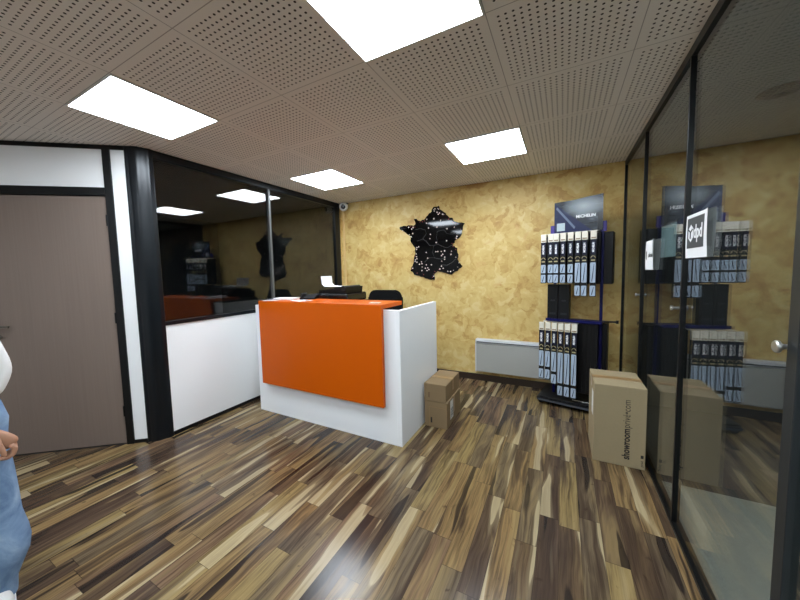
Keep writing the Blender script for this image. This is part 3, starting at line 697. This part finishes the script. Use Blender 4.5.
# wiper blade packs
def pack(kind, h):
    t = thing('wiper_blade_pack', 'wiper pack', 'wiper blade pack', (0, 0, 0), SR)
    w = .049; hw = w/2; dp = .030
    bm = bmesh.new(); box(bm, (-hw, -dp/2, -h), (hw, dp/2, -.082), .002); link_mesh('carton', bm, PLAST, t)
    bm = bmesh.new(); box(bm, (-hw, -dp/2, -.082), (hw, dp/2, 0), .002); hc = tag(link_mesh('hanger_card', bm, CREAMC, t), 'cream top of the pack')
    bm = bmesh.new(); box(bm, (-hw+.006, -dp/2-.0008, -.075), (hw-.006, -dp/2, -.062)); link_mesh('printed_band', bm, TAN, hc)
    bm = bmesh.new(); prism(bm, rrect(.040, .135, .014, 4, (0, -.157)), -dp/2-.001, -dp/2, 'Y'); br = tag(link_mesh('brand_label', bm, NAVY, t), 'navy rounded label')
    text_mesh('label_lettering', 'MICHELIN', .024, PAPER, br, frame_M((0, -dp/2-.0015, -.157), (0, 0, 1), (-1, 0, 0)), .0012, .85)
    bm = bmesh.new()
    tube(bm, [(-.021, -dp/2-.001, -.258), (-.012, -dp/2-.001, -.243), (0, -dp/2-.001, -.238), (.012, -dp/2-.001, -.243), (.021, -dp/2-.001, -.258)], .003, 6)
    box(bm, (-.016, -dp/2-.001, -.285), (.016, -dp/2, -.272)); link_mesh('gold_band', bm, GOLD, t)
    if kind == 'short':
        parts = [(-.310, -.395), (-h+.008, -h+.088)]
    else:
        parts = [(-.300, -h+.135), (-h+.008, -h+.105)]
    for z0, z1 in parts:
        a, b = max(z0, z1), min(z0, z1)
        bm = bmesh.new(); prism(bm, rrect(.045, a-b, .008, 3, (0, (a+b)/2)), -dp/2-.001, -dp/2, 'Y'); win = tag(link_mesh('picture_panel', bm, ICE, t), 'ice blue picture')
        bm = bmesh.new(); prism(bm, [(-.010, b+.012), (-.004, b+.008), (.004, (a+b)/2), (.010, a-.012), (.007, a-.012), (-.002, (a+b)/2)], -dp/2-.002, -dp/2-.001, 'Y')
        link_mesh('wiper_silhouette', bm, NAVY, win)
    return t
protos = {}
def place_pack(kind, h, lx, ly, z, label, group):
    key = (kind, h)
    if key in protos: t = copy_tree(protos[key])
    else: t = pack(kind, h); protos[key] = t
    c, s = math.cos(SR), math.sin(SR)
    t.location = (SO[0]+lx*c-ly*s, SO[1]+lx*s+ly*c, z)
    t['label'] = label; t['group'] = group
ordn = ['leftmost', 'second from left', 'third from left', 'fourth from left', 'fifth from left', 'sixth from left', 'seventh from left', 'rightmost']
xs_u = [-.180, -.113, -.062, .000, .067, .130, .186, .258]
for k, x in enumerate(xs_u):
    kind, h = ('short', .50) if k < 5 else ('long', .625)
    place_pack(kind, h, x, -.20, 1.768-.0*k, '%s of the eight wiper packs on the upper rack, %s with cream top' % (ordn[k], kind), 'wiper packs on the upper rack')
for k in range(6):
    h = (.60, .60, .64, .75, .75, .75)[k]
    place_pack('long', h, -.190+.0605*k, -.20, .862, '%s of the six wiper packs on the lower rack, %s' % ('rightmost' if k == 5 else ordn[k], 'shorter' if k < 3 else 'longer'), 'wiper packs on the lower rack')
# black boxes on the small shelf in the middle
for k, x in enumerate((-.115, -.010)):
    t = thing('black_carton', ('left' if k == 0 else 'right')+' one of two black cartons standing on the blue middle shelf', 'carton',
              (SO[0]+x*math.cos(SR), SO[1]+x*math.sin(SR), .886), SR, 'black cartons on the middle shelf')
    bm = bmesh.new(); box(bm, (-.050, -.10, 0), (.050, -.015, .365), .003); link_mesh('carton_body', bm, PLAST, t)
    bm = bmesh.new(); box(bm, (-.03, -.101, .05), (.03, -.1, .07)); box(bm, (-.02, -.101, .19), (.02, -.1, .205)); link_mesh('printed_label', bm, GREYF, t)

# ---------------------------------------------------------------- signs taped on the glass
def curl_sheet(bm, w, h, th=.0006, curl=.012):
    n = 14; f = []
    def P(i, j, o): 
        u = i/n; v = j/6
        return (-(curl*(max(0, u-.75)/.25)**2*(.6+.4*v))-.0012-o-.002*math.sin(v*3.1), -w*u, h*(v-.5))
    g = {(i, j, k): bm.verts.new(P(i, j, k*th)) for i in range(n+1) for j in range(7) for k in (0, 1)}
    for i in range(n):
        for j in range(6):
            for k in (0, 1): bm.faces.new((g[i, j, k], g[i+1, j, k], g[i+1, j+1, k], g[i, j+1, k]))
    for i in range(n):
        for j in (0, 6): bm.faces.new((g[i, j, 0], g[i+1, j, 0], g[i+1, j, 1], g[i, j, 1]))
    for j in range(6):
        for i in (0, n): bm.faces.new((g[i, j, 0], g[i, j+1, 0], g[i, j+1, 1], g[i, j, 1]))
XI = R+.011
t = thing('paper_sign', 'white landscape paper sign with dark dpd logo panel taped on the glass wall', 'sign', (XI, 2.135, 1.562), 0, None)
bm = bmesh.new(); curl_sheet(bm, .297, .21); link_mesh('paper', bm, PAPER, t, True)
bm = bmesh.new(); box(bm, (-.0045, -.232, -.058), (-.0025, -.022, .088)); pn = tag(link_mesh('printed_panel', bm, GREYP, t), 'dark grey logo panel')
bm = bmesh.new(); hexp = [(-.075+.036*math.sin(a*math.pi/3), .014+.042*math.cos(a*math.pi/3)) for a in range(6)]
prism(bm, hexp, -.0055, -.0045, 'X'); link_mesh('logo_cube', bm, PAPER, pn)
bm = bmesh.new()
tube(bm, [(-.0056, -.050, .032), (-.0056, -.075, .018), (-.0056, -.100, .032)], .0035, 6); tube(bm, [(-.0056, -.075, .018), (-.0056, -.075, -.012)], .0035, 6)
link_mesh('logo_lines', bm, GREYP, pn)
text_mesh('logo_lettering', 'dpd', .088, PAPER, pn, frame_M((-.0052, -.166, .016), (0, -1, 0), (0, 0, 1)), .0022, .80)
t = thing('paper_sign', 'small white paper sign with faint grey logo on the far glass pane', 'sign', (XI, 3.022, 1.50))
bm = bmesh.new(); curl_sheet(bm, .297, .21, curl=.02); link_mesh('paper', bm, PAPER, t, True)
text_mesh('logo_lettering', 'colissimo', .048, GREYP, t, frame_M((-.0048, -.165, 0), (0, -1, 0), (0, 0, 1)), 0, .8)
bm = bmesh.new(); box(bm, (-.0045, -.045, -.03), (-.003, -.022, .03), .0005); link_mesh('logo_mark', bm, GREYP, t)
t = thing('paper_sign', 'white paper sign cut by the right edge of the photo beside the round knob', 'sign', (XI, 1.20, 1.452))
bm = bmesh.new(); curl_sheet(bm, .297, .21); link_mesh('paper', bm, PAPER, t, True)
bm = bmesh.new(); box(bm, (-.0045, -.232, -.058), (-.0025, -.06, .068)); link_mesh('printed_panel', bm, GREYP, t)

t = thing('blue_grey_card', 'pale blue grey card behind the glass, left of the dpd sign', 'card', (R+.0225, 2.67, 1.575))
bm = bmesh.new(); box(bm, (0, -.31, -.1), (.002, 0, .105), .0006); link_mesh('card_sheet', bm, mat('blue_grey_card', srgb(150, 172, 178), .35), t)
bm = bmesh.new(); box(bm, (-.0005, -.32, .095), (.0, .01, .108)); link_mesh('card_rail', bm, GREYF, t)
# ---------------------------------------------------------------- person at the left edge
P0 = Vector((-2.223, .155, 0)); F = Vector((.986, -.165, 0)).normalized(); S = Vector((.165, .986, 0)).normalized()
def W(s, f, z): return P0+S*s+F*f+Vector((0, 0, z))
def skin_mesh(name, chains, material, parent, sub=2, root=0, join=True):
    """chains: list of [(point, (rx, ry)), ...]; identical points are merged"""
    vs, es, rs = [], [], []
    def idx(p, r):
        for i, q in enumerate(vs):
            if (q-p).length < 1e-4: return i
        vs.append(p); rs.append(r); return len(vs)-1
    for ch in chains:
        ids = [idx(Vector(p), r) for p, r in ch]
        es += list(zip(ids, ids[1:]))
    me = bpy.data.meshes.new(name); me.from_pydata([tuple(v) for v in vs], es, [])
    o = bpy.data.objects.new(name, me); COL.objects.link(o)
    sk = o.modifiers.new('skin', 'SKIN'); sk.use_smooth_shade = True
    lay = me.skin_vertices[0] if me.skin_vertices else None
    if lay is None:
        bm = bmesh.new(); bm.from_mesh(me); bm.verts.layers.skin.verify(); bm.to_mesh(me); bm.free(); lay = me.skin_vertices[0]
    for i, r in enumerate(rs):
        lay.data[i].radius = r; lay.data[i].use_root = (i == root)
    ss = o.modifiers.new('sub', 'SUBSURF'); ss.levels = sub; ss.render_levels = sub
    dg = bpy.context.evaluated_depsgraph_get()
    m2 = bpy.data.meshes.new_from_object(o.evaluated_get(dg)); m2.name = name
    bpy.data.objects.remove(o); bpy.data.meshes.remove(me)
    m2.materials.clear(); m2.materials.append(material)
    for p in m2.polygons: p.use_smooth = True
    o = bpy.data.objects.new(name, m2); COL.objects.link(o)
    if parent: o.parent = parent; o.matrix_parent_inverse = Matrix.Translation(-Vector(parent.location))
    return o
ps = thing('person', 'person in white knit top, light blue jeans and white shoes, cut by the left edge', 'person', tuple(P0))
EL = (Vector((-2.205, .372, 1.025)), (.036, .036)); WR = (Vector((-2.068, .308, .797)), (.024, .030))
body = [
    [(W(0, 0, .93), (.13, .10)), (W(0, 0, 1.08), (.115, .09)), (W(0, .0, 1.24), (.14, .10)), (W(0, -.01, 1.36), (.10, .075)), (W(0, -.01, 1.42), (.056, .054)), (W(0, -.008, 1.47), (.052, .054)),
     (W(0, .026, 1.525), (.074, .090)), (W(0, .018, 1.585), (.082, .096)), (W(0, .008, 1.65), (.080, .094)), (W(0, .0, 1.71), (.055, .065))],
    [(W(0, -.01, 1.36), (.10, .075)), (W(.14, -.01, 1.35), (.052, .05)), (W(.165, 0, 1.20), (.042, .042)), EL, (Vector((-2.165, .315, .90)), (.031, .033)), WR],
    [(W(0, -.01, 1.36), (.10, .075)), (W(-.15, -.01, 1.35), (.052, .05)), (W(-.21, -.01, 1.20), (.042, .042)), (W(-.235, -.02, 1.06), (.036, .036)), (W(-.235, .03, .92), (.030, .030)), (W(-.225, .08, .80), (.022, .028))],
    [(W(0, 0, .93), (.13, .10)), (W(.09, 0, .82), (.085, .085)), (W(.115, .01, .48), (.055, .055)), (W(.13, 0, .10), (.036, .036))],
    [(W(0, 0, .93), (.13, .10)), (W(-.09, 0, .82), (.085, .085)), (W(-.11, .01, .48), (.055, .055)), (W(-.12, 0, .10), (.036, .036))],
]
skin_mesh('body', body, SKIN, ps)
# hands : palm plus five separate fingers
def hand(wr, kn, side, par):
    wr, kn = Vector(wr), Vector(kn); ax = (kn-wr).normalized()
    across = Vector(side).normalized(); across = (across-ax*across.dot(ax)).normalized(); nrm = ax.cross(across)
    chains = [[(wr-ax*.02, (.020, .026)), (wr+ax*.02, (.018, .030)), (wr+ax*.055, (.018, .036)), (kn, (.015, .033))]]
    o = skin_mesh('hand', chains, SKIN, par)
    for k, (a, ln) in enumerate(((-.026, .060), (-.009, .068), (.008, .065), (.024, .052))):
        b = kn-ax*.02+across*a
        c1 = kn+ax*.002+across*a*.98; c2 = c1+(ax*.55-nrm*.8).normalized()*ln*.45; c3 = c2+(-ax*.25-nrm*.95).normalized()*ln*.33; c4 = c3+(-ax*.7-nrm*.6).normalized()*ln*.24
        f = skin_mesh('finger', [[(b, (.010, .010)), (c1, (.0105, .0105)), (c2, (.0095, .0095)), (c3, (.0085, .0085)), (c4, (.007, .007))]], SKIN, par)
    b = wr+ax*.022-across*.02; c1 = b-across*.022+ax*.02-nrm*.01; c2 = c1+ax*.030-across*.006-nrm*.012; c3 = c2+ax*.022-nrm*.012
    skin_mesh('thumb', [[(b, (.012, .012)), (c1, (.012, .012)), (c2, (.010, .010)), (c3, (.0075, .0075))]], SKIN, par)
KN = WR[0]+S*.060+Vector((0, 0, -.076)); hand(WR[0], KN, -F, ps)
hand(W(-.225, .08, .80), W(-.218, .10, .71), F, ps)
# clothes : white top
top = [
    [(W(0, 0, .865), (.235, .165)), (W(0, 0, .95), (.215, .16)), (W(0, 0, 1.08), (.17, .13)), (W(0, 0, 1.24), (.165, .125)), (W(0, -.01, 1.36), (.125, .09)), (W(0, -.005, 1.42), (.065, .06))],
    [(W(0, -.01, 1.36), (.125, .09)), (W(.145, -.01, 1.35), (.07, .068)), (W(.168, 0, 1.20), (.056, .056)), (Vector((-2.208, .372, 1.03)), (.054, .054)), (Vector((-2.180, .325, .925)), (.044, .044))],
    [(W(0, -.01, 1.36), (.125, .09)), (W(-.155, -.01, 1.35), (.07, .068)), (W(-.215, -.01, 1.20), (.062, .062)), (W(-.24, -.02, 1.06), (.062, .062)), (W(-.235, .02, .97), (.052, .052))],
]
skin_mesh('sweater', top, KNIT, ps)
# jeans : lofted wide legs with folds
def loft(bm, rings, seg=36):
    R_ = []
    for (c, rx, ry, amp, ph) in rings:
        ring = []
        for i in range(seg):
            a = 2*math.pi*i/seg; k = 1+amp*(math.sin(3*a+ph)+.6*math.sin(5*a-2*ph))
            ring.append(bm.verts.new(Vector(c)+S*(rx*k*math.cos(a))+F*(ry*k*math.sin(a))))
        R_.append(ring)
    for a, b in zip(R_, R_[1:]):
        for i in range(seg): bm.faces.new((a[i], a[(i+1) % seg], b[(i+1) % seg], b[i]))
    bm.faces.new(R_[0]); bm.faces.new(list(reversed(R_[-1])))
bm = bmesh.new(); loft(bm, [(W(0, 0, .96), .178, .128, .003, 0), (W(0, 0, .90), .215, .14, .005, .5), (W(0, 0, .82), .232, .148, .008, 1), (W(0, 0, .74), .222, .13, .01, 1.5)])
link_mesh('jeans_waist', bm, DENIM, ps, True)
for s in (1, -1):
    bm = bmesh.new()
    zz = [(.78, .105, .12, .112), (.68, .118, .108, .115), (.58, .125, .108, .112), (.48, .130, .108, .112), (.38, .134, .108, .115), (.30, .138, .114, .12), (.25, .141, .116, .125), (.20, .138, .113, .125), (.155, .130, .102, .118), (.10, .120, .088, .110), (.035, .116, .086, .110)]
    loft(bm, [(W(s*cx, .0, z), rx, ry, .02+.012*math.sin(z*22), z*9) for z, cx, rx, ry in zz])
    link_mesh('jeans_leg', bm, DENIM, ps, True)
bm = bmesh.new(); tube(bm, [W(.182*math.cos(a)*1.01, .129*math.sin(a)*1.01, .945) for a in [2*math.pi*i/30 for i in range(31)]], .016, 8); link_mesh('belt', bm, RUBBER, ps, True)
for s in (1, -1):
    bm = bmesh.new()
    t1 = bmesh.new(); bmesh.ops.create_uvsphere(t1, u_segments=24, v_segments=14, radius=1)
    for v in t1.verts:
        z = max(v.co.z, -.35); v.co = Vector((v.co.x*.052*(1.05 if v.co.y > 0 else .9), v.co.y*.15, z*.062))
    M = Matrix((( S.x, F.x, 0, 0), (S.y, F.y, 0, 0), (0, 0, 1, 0), (0, 0, 0, 1))); M.translation = W(s*.125+s*.012, .055, .036)
    merge(bm, t1, 0, M); sh = link_mesh('shoe', bm, WHITEPL, ps, True)
    bm = bmesh.new(); t1 = bmesh.new(); prism(t1, rrect(.112, .30, .05, 6), -.036, -.018, 'Z'); merge(bm, t1, 0, M); link_mesh('sole', bm, PAPER, sh, True)
# accessories and face
wd = (KN-WR[0]).normalized(); q = wd.to_track_quat('Z', 'Y')
for nm, off, m_, rr in (('bracelet', -.012, RUBBER, .007), ('cuff', -.032, PAPER, .009)):
    bm = bmesh.new(); tube(bm, [WR[0]+wd*off+q @ Vector((.036*math.cos(a), .034*math.sin(a), 0)) for a in [2*math.pi*i/24 for i in range(25)]], rr, 8); link_mesh(nm, bm, m_, ps, True)
hc = W(0, .010, 1.635)
bm = bmesh.new(); t1 = bmesh.new(); bmesh.ops.create_uvsphere(t1, u_segments=28, v_segments=18, radius=1)
bmesh.ops.delete(t1, geom=[v for v in t1.verts if v.co.y > .35 and v.co.z < .45], context='VERTS')
M = Matrix(((S.x, F.x, 0, 0), (S.y, F.y, 0, 0), (0, 0, 1, 0), (0, 0, 0, 1))) @ Matrix.Diagonal((.092, .108, .125, 1)); M.translation = hc+F*-.012+Vector((0, 0, .005))
merge(bm, t1, 0, M); link_mesh('hair', bm, HAIR, ps, True)
for s in (-1, 1):
    for nm, m_, r, off in (('eye', WHITEPL, .0105, -.0075), ('iris', RUBBER, .0055, -.0010)):
        bm = bmesh.new(); t1 = bmesh.new(); bmesh.ops.create_uvsphere(t1, u_segments=14, v_segments=10, radius=r); merge(bm, t1, 0, Matrix.Translation(hc+S*s*.031+F*(.078+off)+Vector((0, 0, -.005)))); link_mesh(nm, bm, m_, ps, True)
    bm = bmesh.new(); t1 = bmesh.new(); bmesh.ops.create_uvsphere(t1, u_segments=14, v_segments=10, radius=1); merge(bm, t1, 0, Matrix.Translation(hc+S*s*.080+Vector((0, 0, -.015))) @ Matrix.Diagonal((.012, .018, .030, 1))); link_mesh('ear', bm, SKIN, ps, True)
skin_mesh('nose', [[(hc+F*.078+Vector((0, 0, .0)), (.006, .006)), (hc+F*.098+Vector((0, 0, -.034)), (.012, .010)), (hc+F*.082+Vector((0, 0, -.042)), (.010, .008))]], SKIN, ps)
bm = bmesh.new(); tube(bm, [hc+F*.080-S*.022+Vector((0, 0, -.066)), hc+F*.089+Vector((0, 0, -.064)), hc+F*.080+S*.022+Vector((0, 0, -.066))], .005, 8); link_mesh('mouth', bm, mat('lips', srgb(176, 100, 96), .5), ps, True)
# link_mesh children above were built in world coordinates: shift them back under the Empty
for ch in ps.children:
    if ch.matrix_parent_inverse == Matrix.Identity(4): ch.matrix_parent_inverse = Matrix.Translation(-P0)

# ---------------------------------------------------------------- world, camera, output look
w = bpy.data.worlds.new('world'); sc.world = w; w.use_nodes = True
w.node_tree.nodes['Background'].inputs[0].default_value = (.02, .02, .022, 1)
cam = bpy.data.cameras.new('camera'); co = bpy.data.objects.new('camera', cam); COL.objects.link(co); sc.camera = co
r_ = Vector((0.88117514, 0.47219823, -0.02364749)); u_ = Vector((-0.01396751, 0.0759948, 0.99701038)); f_ = Vector((-0.47258362, 0.87821047, -0.07356016))
M = Matrix((r_, u_, -f_)).transposed().to_4x4(); M.translation = Vector((0, 0, 1.42338)); co.matrix_world = M
cam.sensor_fit = 'HORIZONTAL'; cam.sensor_width = 36; cam.lens = 314.675/800*36
cam.shift_x = (400-393.911)/800; cam.shift_y = -(300-295.079)/800
cam.clip_start = .02
vs = sc.view_settings; sc.display_settings.display_device = 'sRGB'
vs.view_transform = 'Standard'; vs.look = 'None'; vs.exposure = 1.2; vs.gamma = 1; vs.use_curve_mapping = False
